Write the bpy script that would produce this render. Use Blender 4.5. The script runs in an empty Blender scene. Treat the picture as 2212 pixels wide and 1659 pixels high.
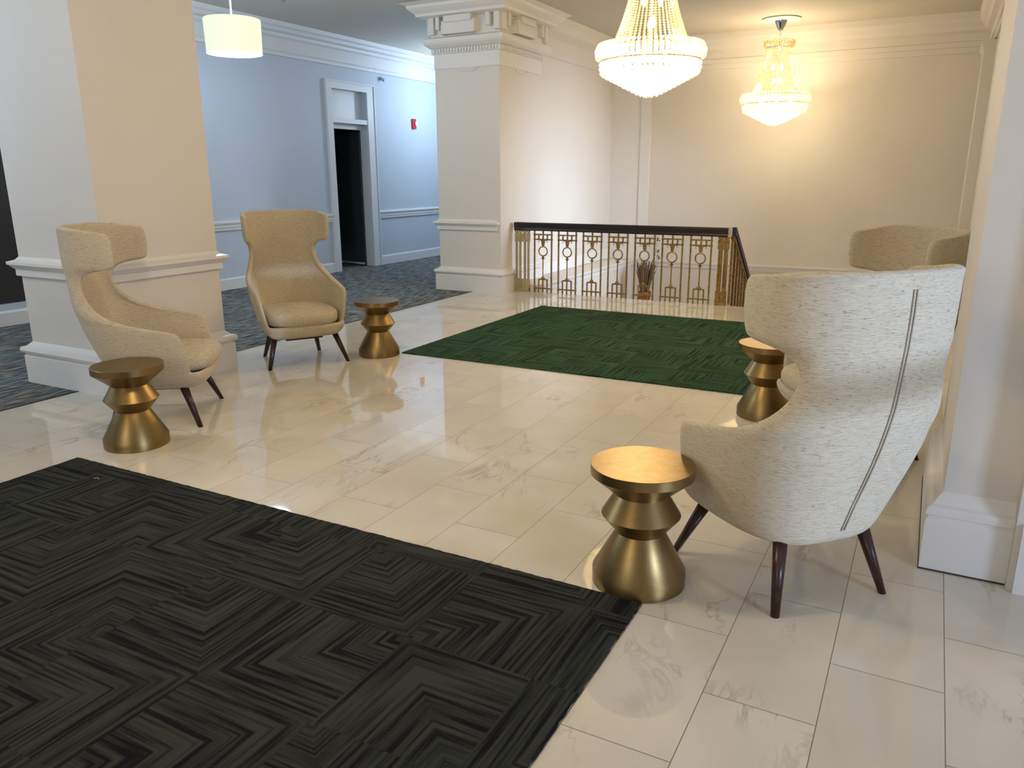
import bpy, bmesh, math, random
from mathutils import Vector, Matrix
sc = bpy.context.scene
C = bpy.context.scene.collection
PI = math.pi

# ------------------------------------------------------------------ camera
cam = bpy.data.cameras.new('camera'); camo = bpy.data.objects.new('camera', cam); C.objects.link(camo)
def _axes():
    y, p, r = (math.radians(a) for a in (28.0709, 15.0871, -0.2354))
    Y = Vector((math.sin(y), 0, math.cos(y))); X = Vector((math.cos(y), 0, -math.sin(y))); D = Vector((0, 1, 0))
    Rp = Matrix(((1, 0, 0), (0, math.cos(p), -math.sin(p)), (0, math.sin(p), math.cos(p))))
    Rr = Matrix(((math.cos(r), -math.sin(r), 0), (math.sin(r), math.cos(r), 0), (0, 0, 1)))
    M = Rr @ Rp
    return M @ X, M @ Y, M @ D
_X, _Y, _D = _axes()
right = Vector((_X[0], _Y[0], -_D[0])); down = Vector((_X[1], _Y[1], -_D[1])); fwd = Vector((_X[2], _Y[2], -_D[2]))
rot = Matrix((right, -down, -fwd)).transposed()
camo.matrix_world = Matrix.Translation((0, 0, 1.5)) @ rot.to_4x4()
cam.sensor_width = 36; cam.lens = 1675.24 / 2212 * 36; cam.clip_start = 0.05
sc.camera = camo

# ------------------------------------------------------------------ view + world
sc.view_settings.view_transform = 'Standard'; sc.view_settings.look = 'None'
sc.view_settings.gamma = 1; sc.view_settings.use_curve_mapping = False
sc.view_settings.exposure = 0.28
w = bpy.data.worlds.new('world'); sc.world = w; w.use_nodes = True
w.node_tree.nodes['Background'].inputs[0].default_value = (0.62, 0.78, 1.0, 1)
w.node_tree.nodes['Background'].inputs[1].default_value = 1.0

# ------------------------------------------------------------------ lights of the place, with added fill
def area(name, loc, target, sx, sy, power, col, spread=180):
    l = bpy.data.lights.new(name, 'AREA'); l.shape = 'RECTANGLE'; l.size = sx; l.size_y = sy
    l.energy = power; l.color = col; l.spread = math.radians(spread)
    o = bpy.data.objects.new(name, l); C.objects.link(o); o.location = loc
    o.rotation_euler = (Vector(target) - Vector(loc)).to_track_quat('-Z', 'Y').to_euler()
    return o
def point(name, loc, power, col, rad=0.05):
    l = bpy.data.lights.new(name, 'POINT'); l.energy = power; l.color = col; l.shadow_soft_size = rad
    o = bpy.data.objects.new(name, l); C.objects.link(o); o.location = loc
    return o
DAY = (0.62, 0.77, 1.0)
WARM = (1.0, 0.785, 0.49)
COOL = (0.62, 0.79, 1.0)
P_WIN = 92; P_WIN2 = 22; P_CH = 60; P_PEND = 68
# daylight through window_1, shaped to band the chair back, and window_2, added as fill
area('daylight_or_fill', (3.95, .60, 1.20), (0, .60, 1.15), .95, 1.1, P_WIN, (0.50, 0.65, 1.0))
sun = bpy.data.lights.new('added_low_sun_beam', 'SUN'); sun.energy = 1.9; sun.color = (0.45, 0.62, 1.0); sun.angle = math.radians(1.2)  # added low sun, aimed through window_1 to cast the chair-back band
suno = bpy.data.objects.new('added_low_sun_beam', sun); C.objects.link(suno)
suno.rotation_euler = Vector((-.90, .44, -.105)).to_track_quat('-Z', 'Y').to_euler()
area('daylight_or_fill', (-2.4, -4.43, 1.75), (-2.4, 3, 1.2), 2.6, 2.1, P_WIN2, (0.92, 0.93, 1.0))
# daylight through window_3, an unseen window added to cool the stair wall
area('daylight_or_fill', (0.40, 9.85, 2.0), (-4.9, 10.9, 0.7), 1.4, 1.5, 36, DAY, 60)

# ------------------------------------------------------------------ materials
MATS = {}
def mat(name, col=(0.8, 0.8, 0.8), rough=0.6, metal=0.0, spec=0.5):
    m = bpy.data.materials.new(name); m.use_nodes = True
    b = m.node_tree.nodes['Principled BSDF']
    b.inputs['Base Color'].default_value = (*col, 1); b.inputs['Roughness'].default_value = rough
    b.inputs['Metallic'].default_value = metal; b.inputs['Specular IOR Level'].default_value = spec
    MATS[name] = m
    return m
class NT:
    def __init__(s, m): s.t = m.node_tree; s.n = s.t.nodes; s.l = s.t.links; s.b = s.n['Principled BSDF']
    def node(s, typ, **kw):
        n = s.n.new(typ)
        for k, v in kw.items(): setattr(n, k, v)
        return n
    def link(s, a, b): s.l.new(a, b)
    def val(s, sock, v):
        if hasattr(v, 'links') or isinstance(v, bpy.types.NodeSocket): s.l.new(v, sock)
        else: sock.default_value = v
    def math(s, op, a, b=0.0, c=None):
        n = s.node('ShaderNodeMath', operation=op); s.val(n.inputs[0], a); s.val(n.inputs[1], b)
        if c is not None: s.val(n.inputs[2], c)
        return n.outputs[0]
    def coords(s, kind='Object'): return s.node('ShaderNodeTexCoord').outputs[kind]
    def mapping(s, v, scale=(1, 1, 1), loc=(0, 0, 0), rot=(0, 0, 0)):
        n = s.node('ShaderNodeMapping'); s.link(v, n.inputs[0]); n.inputs['Scale'].default_value = scale
        n.inputs['Location'].default_value = loc; n.inputs['Rotation'].default_value = rot
        return n.outputs[0]
    def noise(s, v, scale=5, detail=2, rough=0.5, dist=0.0):
        n = s.node('ShaderNodeTexNoise'); s.link(v, n.inputs['Vector']); n.inputs['Scale'].default_value = scale
        n.inputs['Detail'].default_value = detail; n.inputs['Roughness'].default_value = rough
        n.inputs['Distortion'].default_value = dist
        return n.outputs[0]
    def ramp(s, f, stops):
        n = s.node('ShaderNodeValToRGB'); s.link(f, n.inputs[0]); e = n.color_ramp.elements
        while len(e) < len(stops): e.new(0.5)
        for i, (p, c) in enumerate(stops): e[i].position = p; e[i].color = (*c, 1) if len(c) == 3 else c
        return n.outputs[0]
    def mix(s, f, a, b, blend='MIX'):
        n = s.node('ShaderNodeMix', data_type='RGBA', blend_type=blend)
        s.val(n.inputs[0], f); 
        for i, v in ((6, a), (7, b)):
            if isinstance(v, tuple): n.inputs[i].default_value = (*v, 1)
            else: s.link(v, n.inputs[i])
        return n.outputs[2]
    def bump(s, h, strength=0.2, dist=0.01):
        n = s.node('ShaderNodeBump'); s.link(h, n.inputs['Height']); n.inputs['Strength'].default_value = strength
        n.inputs['Distance'].default_value = dist; s.link(n.outputs[0], s.b.inputs['Normal'])

def plaster(name, col, rough=0.55):
    m = mat(name, col, rough, spec=0.35); t = NT(m)
    n = t.noise(t.coords(), 1.3, 3)
    t.link(t.mix(n, tuple(c * 0.95 for c in col), tuple(min(1, c * 1.04) for c in col)), t.b.inputs['Base Color'])
    t.bump(t.noise(t.coords(), 120, 2), 0.05, 0.002)
    return m
m_cream = plaster('cream_paint', (0.70, 0.66, 0.595))
m_trim = plaster('white_trim_paint', (0.76, 0.74, 0.70), 0.4)
m_hall = plaster('blue_grey_wall_paint', (0.49, 0.56, 0.65))
m_halltrim = plaster('hall_trim_paint', (0.66, 0.68, 0.70), 0.45)
m_ceil = plaster('ceiling_paint', (0.60, 0.56, 0.49), 0.7)
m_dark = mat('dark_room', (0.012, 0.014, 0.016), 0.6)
m_wood = mat('dark_walnut', (0.028, 0.010, 0.008), 0.33)
t = NT(m_wood); v = t.mapping(t.coords(), (30, 30, 3)); n = t.noise(v, 3, 4)
t.link(t.ramp(n, [(0.3, (0.018, 0.007, 0.006)), (0.7, (0.055, 0.018, 0.013))]), t.b.inputs['Base Color'])
m_rail = mat('black_brown_handrail', (0.012, 0.007, 0.008), 0.35)
m_bronze = mat('antique_bronze', (0.30, 0.175, 0.055), 0.42, 0.75)
t = NT(m_bronze); n = t.noise(t.coords(), 30, 3)
t.link(t.ramp(n, [(0.3, (0.20, 0.11, 0.035)), (0.7, (0.42, 0.27, 0.09))]), t.b.inputs['Base Color'])
m_brass = mat('brushed_brass', (0.46, 0.31, 0.105), 0.30, 1.0)
t = NT(m_brass); v = t.mapping(t.coords(), (9, 9, 260)); n = t.noise(v, 3, 3)
t.link(t.ramp(n, [(0.25, (0.25, 0.165, 0.062)), (0.75, (0.33, 0.23, 0.095))]), t.b.inputs['Base Color'])
t.b.inputs['Roughness'].default_value = 0.36
m_oldbrass = mat('pale_worn_brass', (0.46, 0.38, 0.23), 0.5, 0.3)
m_chrome = mat('chrome', (0.55, 0.6, 0.65), 0.12, 1.0)
m_red = mat('red_alarm_plastic', (0.55, 0.01, 0.025), 0.4)
m_white = mat('white_plastic', (0.8, 0.8, 0.8), 0.4)

# oatmeal fabric with dark horizontal flecks
m_fab = mat('oatmeal_woven_fabric', (0.6, 0.54, 0.42), 0.9, spec=0.15)
t = NT(m_fab); co = t.coords()
n1 = t.noise(t.mapping(co, (18, 18, 260)), 1.6, 3, 0.62)
n2 = t.noise(t.mapping(co, (52, 52, 420)), 1.0, 2, 0.6)
base = t.ramp(n1, [(0.30, (0.43, 0.36, 0.235)), (0.56, (0.60, 0.52, 0.375))])
fleck = t.ramp(n2, [(0.28, (0.38, 0.35, 0.31)), (0.40, (1, 1, 1))])
t.link(t.mix(1.0, base, fleck, 'MULTIPLY'), t.b.inputs['Base Color'])
t.b.inputs['Sheen Weight'].default_value = 0.15
t.bump(n2, 0.25, 0.002)
m_pipe = mat('seam_thread', (0.38, 0.32, 0.24), 0.9)

# marble tiles: 0.3205 wide rows along Y, 0.655 long, half offset
m_tile = mat('polished_marble_tile', (0.7, 0.66, 0.58), 0.07); t = NT(m_tile)
co = t.coords(); sep = t.node('ShaderNodeSeparateXYZ'); t.link(co, sep.inputs[0])
TX, TY = 0.3205, 0.655
xs = t.math('DIVIDE', t.math('ADD', sep.outputs[0], 0.4425 + 40 * TX), TX)
col_i = t.math('FLOOR', xs); xf = t.math('FRACT', xs)
par = t.math('MULTIPLY', t.math('MODULO', col_i, 2.0), 0.5)
ys = t.math('ADD', t.math('DIVIDE', t.math('ADD', sep.outputs[1], -2.365 + 20 * TY), TY), t.math('ADD', par, 0.5))
row_i = t.math('FLOOR', ys); yf = t.math('FRACT', ys)
def edge(f, size, g):
    d = t.math('MULTIPLY', t.math('MINIMUM', f, t.math('SUBTRACT', 1.0, f)), size)
    return t.math('LESS_THAN', d, g)
grout = t.math('MAXIMUM', edge(xf, TX, 0.0015), edge(yf, TY, 0.0015))
cmb = t.node('ShaderNodeCombineXYZ'); t.link(col_i, cmb.inputs[0]); t.link(row_i, cmb.inputs[1])
wn = t.node('ShaderNodeTexWhiteNoise', noise_dimensions='3D'); t.link(cmb.outputs[0], wn.inputs['Vector'])
off = t.node('ShaderNodeVectorMath', operation='SCALE'); t.link(wn.outputs['Color'], off.inputs[0]); off.inputs['Scale'].default_value = 23.0
add = t.node('ShaderNodeVectorMath', operation='ADD'); t.link(co, add.inputs[0]); t.link(off.outputs[0], add.inputs[1])
vv = t.mapping(add.outputs[0], (2.6, 1.1, 1), rot=(0, 0, 0.5))
vein_n = t.noise(vv, 1.5, 8, 0.62, 0.5)
vein = t.math('ABSOLUTE', t.math('SUBTRACT', vein_n, 0.5))
vein_r = t.ramp(vein, [(0.0, (1, 1, 1)), (0.022, (0.0, 0.0, 0.0))])
patch = t.ramp(t.noise(t.mapping(add.outputs[0], (2, 2, 1)), 1.1, 2), [(0.53, (0, 0, 0)), (0.68, (1, 1, 1))])
veinm = t.math('MULTIPLY', vein_r, t.math('MULTIPLY', patch, 0.55))
cloud = t.noise(add.outputs[0], 2.2, 4)
basec = t.ramp(cloud, [(0.3, (0.62, 0.575, 0.475)), (0.7, (0.71, 0.67, 0.575))])
c1 = t.mix(veinm, basec, (0.30, 0.245, 0.16))
c2 = t.mix(t.math('MULTIPLY', grout, 0.85), c1, (0.17, 0.12, 0.075))
t.link(c2, t.b.inputs['Base Color'])
t.link(t.math('MULTIPLY_ADD', grout, 0.5, 0.035), t.b.inputs['Roughness'])
t.b.inputs['Specular IOR Level'].default_value = 0.55

# hall carpet: blue grey streaks along Y
m_carpet = mat('blue_grey_streaked_carpet', (0.06, 0.075, 0.09), 0.95, spec=0.1); t = NT(m_carpet); co = t.coords()
a = t.noise(t.mapping(co, (34, 5, 1)), 1.0, 4, 0.65)
b_ = t.noise(t.mapping(co, (9, 2.2, 1)), 1.0, 3)
c_ = t.ramp(a, [(0.32, (0.018, 0.019, 0.027)), (0.48, (0.11, 0.12, 0.125)), (0.64, (0.32, 0.32, 0.31))])
d_ = t.ramp(b_, [(0.35, (0.80, 0.98, 1.05)), (0.65, (1.12, 0.95, 0.82))])
t.link(t.mix(1.0, c_, d_, 'MULTIPLY'), t.b.inputs['Base Color'])

# rugs: nested L-shaped ribs in square cells
def rug_mat(name, lo, mid, hi, S=0.4614, ox=0.0, oy=0.0):
    m = mat(name, mid, 0.95, spec=0.12); t = NT(m); co = t.coords()
    sep = t.node('ShaderNodeSeparateXYZ'); t.link(co, sep.inputs[0])
    xs = t.math('ADD', t.math('DIVIDE', sep.outputs[0], S), 50 + ox); ys = t.math('ADD', t.math('DIVIDE', sep.outputs[1], S), 50 + oy)
    ci = t.math('FLOOR', xs); ri = t.math('FLOOR', ys); u = t.math('FRACT', xs); v = t.math('FRACT', ys)
    cmb = t.node('ShaderNodeCombineXYZ'); t.link(ci, cmb.inputs[0]); t.link(ri, cmb.inputs[1])
    wn = t.node('ShaderNodeTexWhiteNoise', noise_dimensions='3D'); t.link(cmb.outputs[0], wn.inputs['Vector'])
    s3 = t.node('ShaderNodeSeparateColor'); t.link(wn.outputs['Color'], s3.inputs[0])
    def flip(c, r):
        f = t.math('GREATER_THAN', r, 0.5)
        return t.math('ABSOLUTE', t.math('SUBTRACT', f, c))
    u2 = flip(u, s3.outputs[0]); v2 = flip(v, s3.outputs[1])
    mx = t.math('MAXIMUM', u2, v2); mn = t.math('MINIMUM', u2, v2)
    c3 = t.node('ShaderNodeCombineXYZ')
    t.link(t.math('MULTIPLY', mx, 25.0), c3.inputs[0]); t.link(t.math('MULTIPLY', mn, 0.85), c3.inputs[1])
    t.link(t.math('MULTIPLY', s3.outputs[2], 31.0), c3.inputs[2])
    n = t.noise(c3.outputs[0], 1.25, 2, 0.5)
    fine = t.noise(t.mapping(co, (1, 1, 1)), 260, 2)
    h = t.math('ADD', t.math('MULTIPLY', n, 0.86), t.math('MULTIPLY', fine, 0.14))
    t.link(t.ramp(h, [(0.38, lo), (0.48, mid), (0.62, hi)]), t.b.inputs['Base Color'])
    t.bump(h, 0.6, 0.006)
    return m
m_rug1 = rug_mat('charcoal_ribbed_rug', (0.006, 0.006, 0.007), (0.022, 0.024, 0.022), (0.040, 0.042, 0.036))
m_rug2 = rug_mat('green_ribbed_rug', (0.009, 0.016, 0.013), (0.018, 0.055, 0.026), (0.048, 0.10, 0.05), ox=0.55, oy=0.3)

# crystal: part clear, part glowing through from the bulbs behind it
m_crys = bpy.data.materials.new('cut_crystal'); m_crys.use_nodes = True
_t = m_crys.node_tree; _t.nodes.clear()
_o = _t.nodes.new('ShaderNodeOutputMaterial'); _tr = _t.nodes.new('ShaderNodeBsdfTransparent'); _tl = _t.nodes.new('ShaderNodeBsdfTranslucent')
_gl = _t.nodes.new('ShaderNodeBsdfGlossy'); _df = _t.nodes.new('ShaderNodeBsdfDiffuse')
_tl.inputs[0].default_value = (1, 0.93, 0.76, 1); _gl.inputs['Roughness'].default_value = 0.12; _df.inputs[0].default_value = (0.9, 0.84, 0.68, 1)
_m1 = _t.nodes.new('ShaderNodeMixShader'); _m2 = _t.nodes.new('ShaderNodeMixShader'); _m3 = _t.nodes.new('ShaderNodeMixShader')
_m1.inputs[0].default_value = 0.35; _t.links.new(_tl.outputs[0], _m1.inputs[1]); _t.links.new(_df.outputs[0], _m1.inputs[2])
_m2.inputs[0].default_value = 0.18; _t.links.new(_m1.outputs[0], _m2.inputs[1]); _t.links.new(_gl.outputs[0], _m2.inputs[2])
_m3.inputs[0].default_value = 0.38; _t.links.new(_m2.outputs[0], _m3.inputs[1]); _t.links.new(_tr.outputs[0], _m3.inputs[2])
_t.links.new(_m3.outputs[0], _o.inputs[0])
m_strand = m_crys.copy(); m_strand.name = 'darkened_crystal_beads'  # same crystal toned darker, shade put into the colour so strands keep detail
for _n in m_strand.node_tree.nodes:
    if _n.type == 'BSDF_TRANSLUCENT': _n.inputs[0].default_value = (.62, .46, .22, 1)
    if _n.type == 'BSDF_DIFFUSE': _n.inputs[0].default_value = (.50, .36, .17, 1)
    if _n.type == 'MIX_SHADER' and abs(_n.inputs[0].default_value - .38) < 1e-3: _n.inputs[0].default_value = .45
def emis(name, col, strength):
    m = bpy.data.materials.new(name); m.use_nodes = True; tt = m.node_tree; tt.nodes.clear()
    o = tt.nodes.new('ShaderNodeOutputMaterial'); e = tt.nodes.new('ShaderNodeEmission')
    e.inputs[0].default_value = (*col, 1); e.inputs[1].default_value = strength; tt.links.new(e.outputs[0], o.inputs[0])
    return m
m_bulb = emis('lit_bulb', (1.0, 0.85, 0.58), 30)
m_diff = emis('lit_diffuser', (0.97, 1.0, 0.93), 3.0)
m_shade = mat('lit_linen_shade', (0.75, 0.74, 0.60), 0.8)
_b = m_shade.node_tree.nodes['Principled BSDF']
_b.inputs['Emission Color'].default_value = (0.86, 0.90, 0.66, 1); _b.inputs['Emission Strength'].default_value = 0.62
m_glass = mat('window_glass', (0.9, 0.95, 1.0), 0.02); m_glass.node_tree.nodes['Principled BSDF'].inputs['Transmission Weight'].default_value = 1.0

# ------------------------------------------------------------------ mesh helpers
def B(): return bmesh.new()
def box(bm, x0, x1, y0, y1, z0, z1):
    vs = [bm.verts.new(p) for p in ((x0, y0, z0), (x1, y0, z0), (x1, y1, z0), (x0, y1, z0), (x0, y0, z1), (x1, y0, z1), (x1, y1, z1), (x0, y1, z1))]
    for f in ((0, 3, 2, 1), (4, 5, 6, 7), (0, 1, 5, 4), (1, 2, 6, 5), (2, 3, 7, 6), (3, 0, 4, 7)): bm.faces.new([vs[i] for i in f])
def lathe(bm, prof, n=48, cx=0, cy=0, cap=True):
    rings = []
    for r, z in prof:
        if r < 1e-6: rings.append([bm.verts.new((cx, cy, z))])
        else: rings.append([bm.verts.new((cx + r * math.cos(2 * PI * i / n), cy + r * math.sin(2 * PI * i / n), z)) for i in range(n)])
    for a, b in zip(rings, rings[1:]):
        for i in range(n):
            j = (i + 1) % n
            if len(a) == 1 and len(b) == 1: continue
            if len(a) == 1: bm.faces.new((a[0], b[j], b[i]))
            elif len(b) == 1: bm.faces.new((a[i], a[j], b[0]))
            else: bm.faces.new((a[i], a[j], b[j], b[i]))
def tube(bm, p0, p1, r0, r1=None, n=10, caps=True):
    r1 = r0 if r1 is None else r1
    p0 = Vector(p0); p1 = Vector(p1); d = (p1 - p0).normalized()
    u = d.orthogonal().normalized(); v = d.cross(u)
    A = [bm.verts.new(p0 + (u * math.cos(2 * PI * i / n) + v * math.sin(2 * PI * i / n)) * r0) for i in range(n)]
    Bv = [bm.verts.new(p1 + (u * math.cos(2 * PI * i / n) + v * math.sin(2 * PI * i / n)) * r1) for i in range(n)]
    for i in range(n): bm.faces.new((A[i], A[(i + 1) % n], Bv[(i + 1) % n], Bv[i]))
    if caps: bm.faces.new(A[::-1]); bm.faces.new(Bv)
def path_tube(bm, pts, r, n=8, closed=False):
    pts = [Vector(p) for p in pts]; rings = []
    N = len(pts)
    for i, p in enumerate(pts):
        if closed: d = (pts[(i + 1) % N] - pts[i - 1]).normalized()
        else: d = (pts[min(i + 1, N - 1)] - pts[max(i - 1, 0)]).normalized()
        ref = Vector((0, 0, 1)) if abs(d.z) < 0.9 else Vector((0, 1, 0))
        if closed: ref = Vector((0, 1, 0)) if abs(d.y) < .9 else Vector((0, 0, 1))
        u = d.cross(ref).normalized(); v = d.cross(u)
        rr = r[i] if isinstance(r, (list, tuple)) else r
        rings.append([bm.verts.new(p + (u * math.cos(2 * PI * k / n) + v * math.sin(2 * PI * k / n)) * rr) for k in range(n)])
    for i in range(N if closed else N - 1):
        a, b = rings[i], rings[(i + 1) % N]
        for k in range(n): bm.faces.new((a[k], a[(k + 1) % n], b[(k + 1) % n], b[k]))
    if not closed: bm.faces.new(rings[0][::-1]); bm.faces.new(rings[-1])
def rect_rings(bm, prof, x0, x1, y0, y1, cap_top=True, cap_bot=True):
    """prof: list of (offset, z) going up; a rectangular stack with mitred corners"""
    rings = []
    for o, z in prof:
        rings.append([bm.verts.new(p) for p in ((x0 - o, y0 - o, z), (x1 + o, y0 - o, z), (x1 + o, y1 + o, z), (x0 - o, y1 + o, z))])
    for a, b in zip(rings, rings[1:]):
        for i in range(4): bm.faces.new((a[i], a[(i + 1) % 4], b[(i + 1) % 4], b[i]))
    if cap_bot: bm.faces.new(rings[0][::-1])
    if cap_top: bm.faces.new(rings[-1])
def run_moulding(bm, prof, p0, p1, out):
    """extrude profile (offset along out, z) from p0 to p1 (xy)"""
    o = Vector((*out, 0)); A = []; Bv = []
    for d, z in prof:
        A.append(bm.verts.new(Vector((*p0, 0)) + o * d + Vector((0, 0, z)))); Bv.append(bm.verts.new(Vector((*p1, 0)) + o * d + Vector((0, 0, z))))
    n = len(prof)
    for i in range(n): bm.faces.new((A[i], A[(i + 1) % n], Bv[(i + 1) % n], Bv[i]))
    bm.faces.new(A[::-1]); bm.faces.new(Bv)
def obj(name, bm, m, parent=None, smooth=False, loc=None):
    bmesh.ops.recalc_face_normals(bm, faces=bm.faces)
    me = bpy.data.meshes.new(name); bm.to_mesh(me); bm.free()
    if smooth is not False:
        for p in me.polygons: p.use_smooth = True
    me.materials.append(m)
    o = bpy.data.objects.new(name, me); C.objects.link(o)
    if smooth == 'auto':
        try:
            me.set_sharp_from_angle(angle=math.radians(32))
        except Exception: pass
    if parent: o.parent = parent
    if loc: o.location = loc
    return o
def struct(name, bm, m, parent=None):
    o = obj(name, bm, m, parent)
    if parent is None: o['kind'] = 'structure'
    return o
def thing(name, label, cat, loc=(0, 0, 0), rz=0, group=None):
    o = bpy.data.objects.new(name, None); C.objects.link(o); o.location = loc; o.rotation_euler = (0, 0, rz)
    o.empty_display_size = 0.1
    o['label'] = label; o['category'] = cat
    if group: o['group'] = group
    return o
def tag(o, label, cat, group=None):
    o['label'] = label; o['category'] = cat
    if group: o['group'] = group
    return o
def dup(root, loc, rz, label):
    r = root.copy(); C.objects.link(r); r.location = loc; r.rotation_euler = (0, 0, rz); r['label'] = label
    for ch in list(root.children):
        c = ch.copy(); C.objects.link(c); c.parent = r
        for g in list(ch.children):
            d = g.copy(); C.objects.link(d); d.parent = c
    return r
def bevel(o, wdt, seg=2):
    m = o.modifiers.new('bevel', 'BEVEL'); m.width = wdt; m.segments = seg; m.limit_method = 'ANGLE'; m.angle_limit = math.radians(40)
    return o

# ------------------------------------------------------------------ room shell
CEIL = 3.55; XH = -8.4; YB = 12.82; XS = -4.92; XB = -5.31
bm = B(); box(bm, XB, 4.05, -4.55, 9.20, -0.12, 0.0); struct('floor', bm, m_tile)
bm = B(); box(bm, XH - 0.05, XB, -4.55, 14.4, -0.12, 0.0); box(bm, -9.9, XH - .05, 9.6, 12.2, -0.12, 0.0); struct('floor', bm, m_carpet)
bm = B(); box(bm, XB - .015, XB + .005, -4.5, 3.3, -0.01, 0.003); box(bm, XB - .015, XB + .005, 4.36, 8.84, -0.01, 0.003)
struct('trim_1', bm, m_dark)
bm = B(); box(bm, -8.6, 4.1, -4.6, 14.5, CEIL, CEIL + .1); struct('ceiling', bm, m_ceil)
# hall wall with the doorway (y 9.86..10.72) and the dark opening far left
DY0, DY1, DZ = 9.86, 10.72, 2.22
bm = B()
box(bm, XH - .14, XH, -4.6, 3.2, 0, CEIL); box(bm, XH - .14, XH, 3.2, 5.1, 0, 0.215); box(bm, XH - .14, XH, 3.2, 5.1, 2.3, CEIL)
box(bm, XH - .14, XH, 5.1, DY0, 0, CEIL); box(bm, XH - .14, XH, DY0, DY1, 2.80, CEIL); box(bm, XH - .14, XH, DY1, 14.5, 0, CEIL)
struct('wall_left', bm, m_hall)
bm = B(); box(bm, -8.6, XS, 14.4, 14.5, 0, CEIL); struct('wall_hall', bm, m_hall)
# wall beside the stairwell (left), its ledge and lower part
bm = B(); box(bm, -5.6, XS, 9.9, 14.4, 0.0, CEIL); box(bm, -5.6, -4.5, 9.2, 13.0, -1.6, 0.095); struct('wall_stair', bm, m_cream)
bm = B(); box(bm, -4.92, 0.62, YB, YB + .15, -1.6, CEIL); struct('wall_back', bm, m_cream)
bm = B()
box(bm, 0.42, 0.62, 4.2, 9.1, 0, CEIL); box(bm, 0.42, 0.62, 9.1, 10.6, 0, 1.25); box(bm, 0.42, 0.62, 9.1, 10.6, 2.75, CEIL); box(bm, 0.42, 0.62, 10.6, YB, 0, CEIL)
box(bm, 0.42, 0.62, 9.2, YB, -1.6, 0)
struct('wall_right', bm, m_cream)
bm = B(); box(bm, 0.40, 4.05, 3.148, 3.35, 0, CEIL); struct('wall_pier', bm, m_cream)
# walls behind the camera with unseen windows placed for the light they let in
bm = B()
box(bm, 4.0, 4.15, -4.55, .10, 0, CEIL); box(bm, 4.0, 4.15, 1.10, 14.5, 0, CEIL); box(bm, 4.0, 4.15, .10, 1.10, 0, .62); box(bm, 4.0, 4.15, .10, 1.10, 1.78, CEIL)  # long run past the pier added to keep the sun off window_3
struct('wall_east', bm, m_cream)
bm = B()
box(bm, -8.6, -3.8, -4.65, -4.5, 0, CEIL); box(bm, -1.0, 4.15, -4.65, -4.5, 0, CEIL); box(bm, -3.8, -1.0, -4.65, -4.5, 0, .65); box(bm, -3.8, -1.0, -4.65, -4.5, 2.85, CEIL)
struct('wall_front', bm, m_cream)
def window(n, a, b):
    """a,b: opening corners (x0,y0,z0)-(x1,y1,z1); thin in x or y"""
    (x0, y0, z0), (x1, y1, z1) = a, b; bm = B(); alongy = (y1 - y0) > (x1 - x0); th = 0.05
    def bar(u0, u1, w0, w1):
        if alongy: box(bm, x0, x1, u0, u1, w0, w1)
        else: box(bm, u0, u1, y0, y1, w0, w1)
    u0, u1 = (y0, y1) if alongy else (x0, x1)
    bar(u0, u0 + th, z0, z1); bar(u1 - th, u1, z0, z1); bar(u0 + th, u1 - th, z0, z0 + th); bar(u0 + th, u1 - th, z1 - th, z1)
    zm = (z0 + z1) / 2 if n != 1 else 1.345; mh = .03 if n != 1 else .062; bar(u0 + th, u1 - th, zm - mh, zm + mh)  # first window's thick low rail is made up to shade the chair back
    um = (u0 + u1) / 2
    if n != 1: bar(um - .015, um + .015, z0 + th, zm - .03); bar(um - .015, um + .015, zm + .03, z1 - th)
    o = struct('window_%d' % n, bm, m_trim)
    return o
window(1, (4.06, .10, .62), (4.12, 1.10, 1.78)); window(2, (-3.8, -4.60, .65), (-1.0, -4.54, 2.85)); window(3, (.50, 9.1, 1.25), (.56, 10.6, 2.75))

# stairs going down from the landing edge, and the half landing
bm = B(); n_st = 6
for i in range(n_st):
    z1 = -0.165 * (i + 1); box(bm, -2.0, 0.42, 9.20 + i * .27, 9.20 + (i + 1) * .27, -1.6, z1)
box(bm, -4.5, 0.42, 9.20 + n_st * .27, YB, -1.6, -0.99)
box(bm, -4.5, -2.0, 9.2, 9.20 + n_st * .27, -1.75, -1.6)
struct('floor', bm, m_tile)
bm = B(); box(bm, -4.83, -2.0, 9.14, 9.2, -1.6, -0.12); box(bm, -2.03, -1.97, 9.2, 10.85, -1.6, -.9); struct('wall_landing', bm, m_cream)

# mouldings ------------------------------------------------------------
CR = [(0, 0.80), (0.028, 0.805), (0.028, 0.855), (0.034, 0.858), (0.06, 0.885), (0.06, 0.90), (0.03, 0.92), (0, 0.925)]
CRh = [(0, .79), (.022, .793), (.022, .825), (.03, .83), (.03, .86), (.045, .885), (.045, .905), (.02, .915), (0, .92)]
bm = B()
run_moulding(bm, CRh, (XH, -4.5), (XH, 3.1), (1, 0)); run_moulding(bm, CRh, (XH, 5.2), (XH, 9.74), (1, 0)); run_moulding(bm, CRh, (XH, 10.9), (XH, 14.4), (1, 0))
struct('trim_2', bm, m_halltrim)
BSh = [(0, 0), (.022, 0), (.022, .135), (.012, .155), (0, .155)]
bm = B()
run_moulding(bm, BSh, (XH, -4.5), (XH, 9.74), (1, 0)); run_moulding(bm, BSh, (XH, 10.9), (XH, 14.4), (1, 0))
struct('baseboard_left', bm, m_halltrim)
# hall crown and upper frieze band
CW = [(0, 3.13), (.03, 3.13), (.035, 3.17), (.02, 3.20), (.02, 3.36), (.05, 3.385), (.06, 3.42), (.11, 3.44), (.13, 3.48), (.16, 3.50), (.18, CEIL), (0, CEIL)]
bm = B(); run_moulding(bm, CW, (XH, -4.5), (XH, 14.4), (1, 0)); struct('trim_3', bm, m_halltrim)
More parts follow.
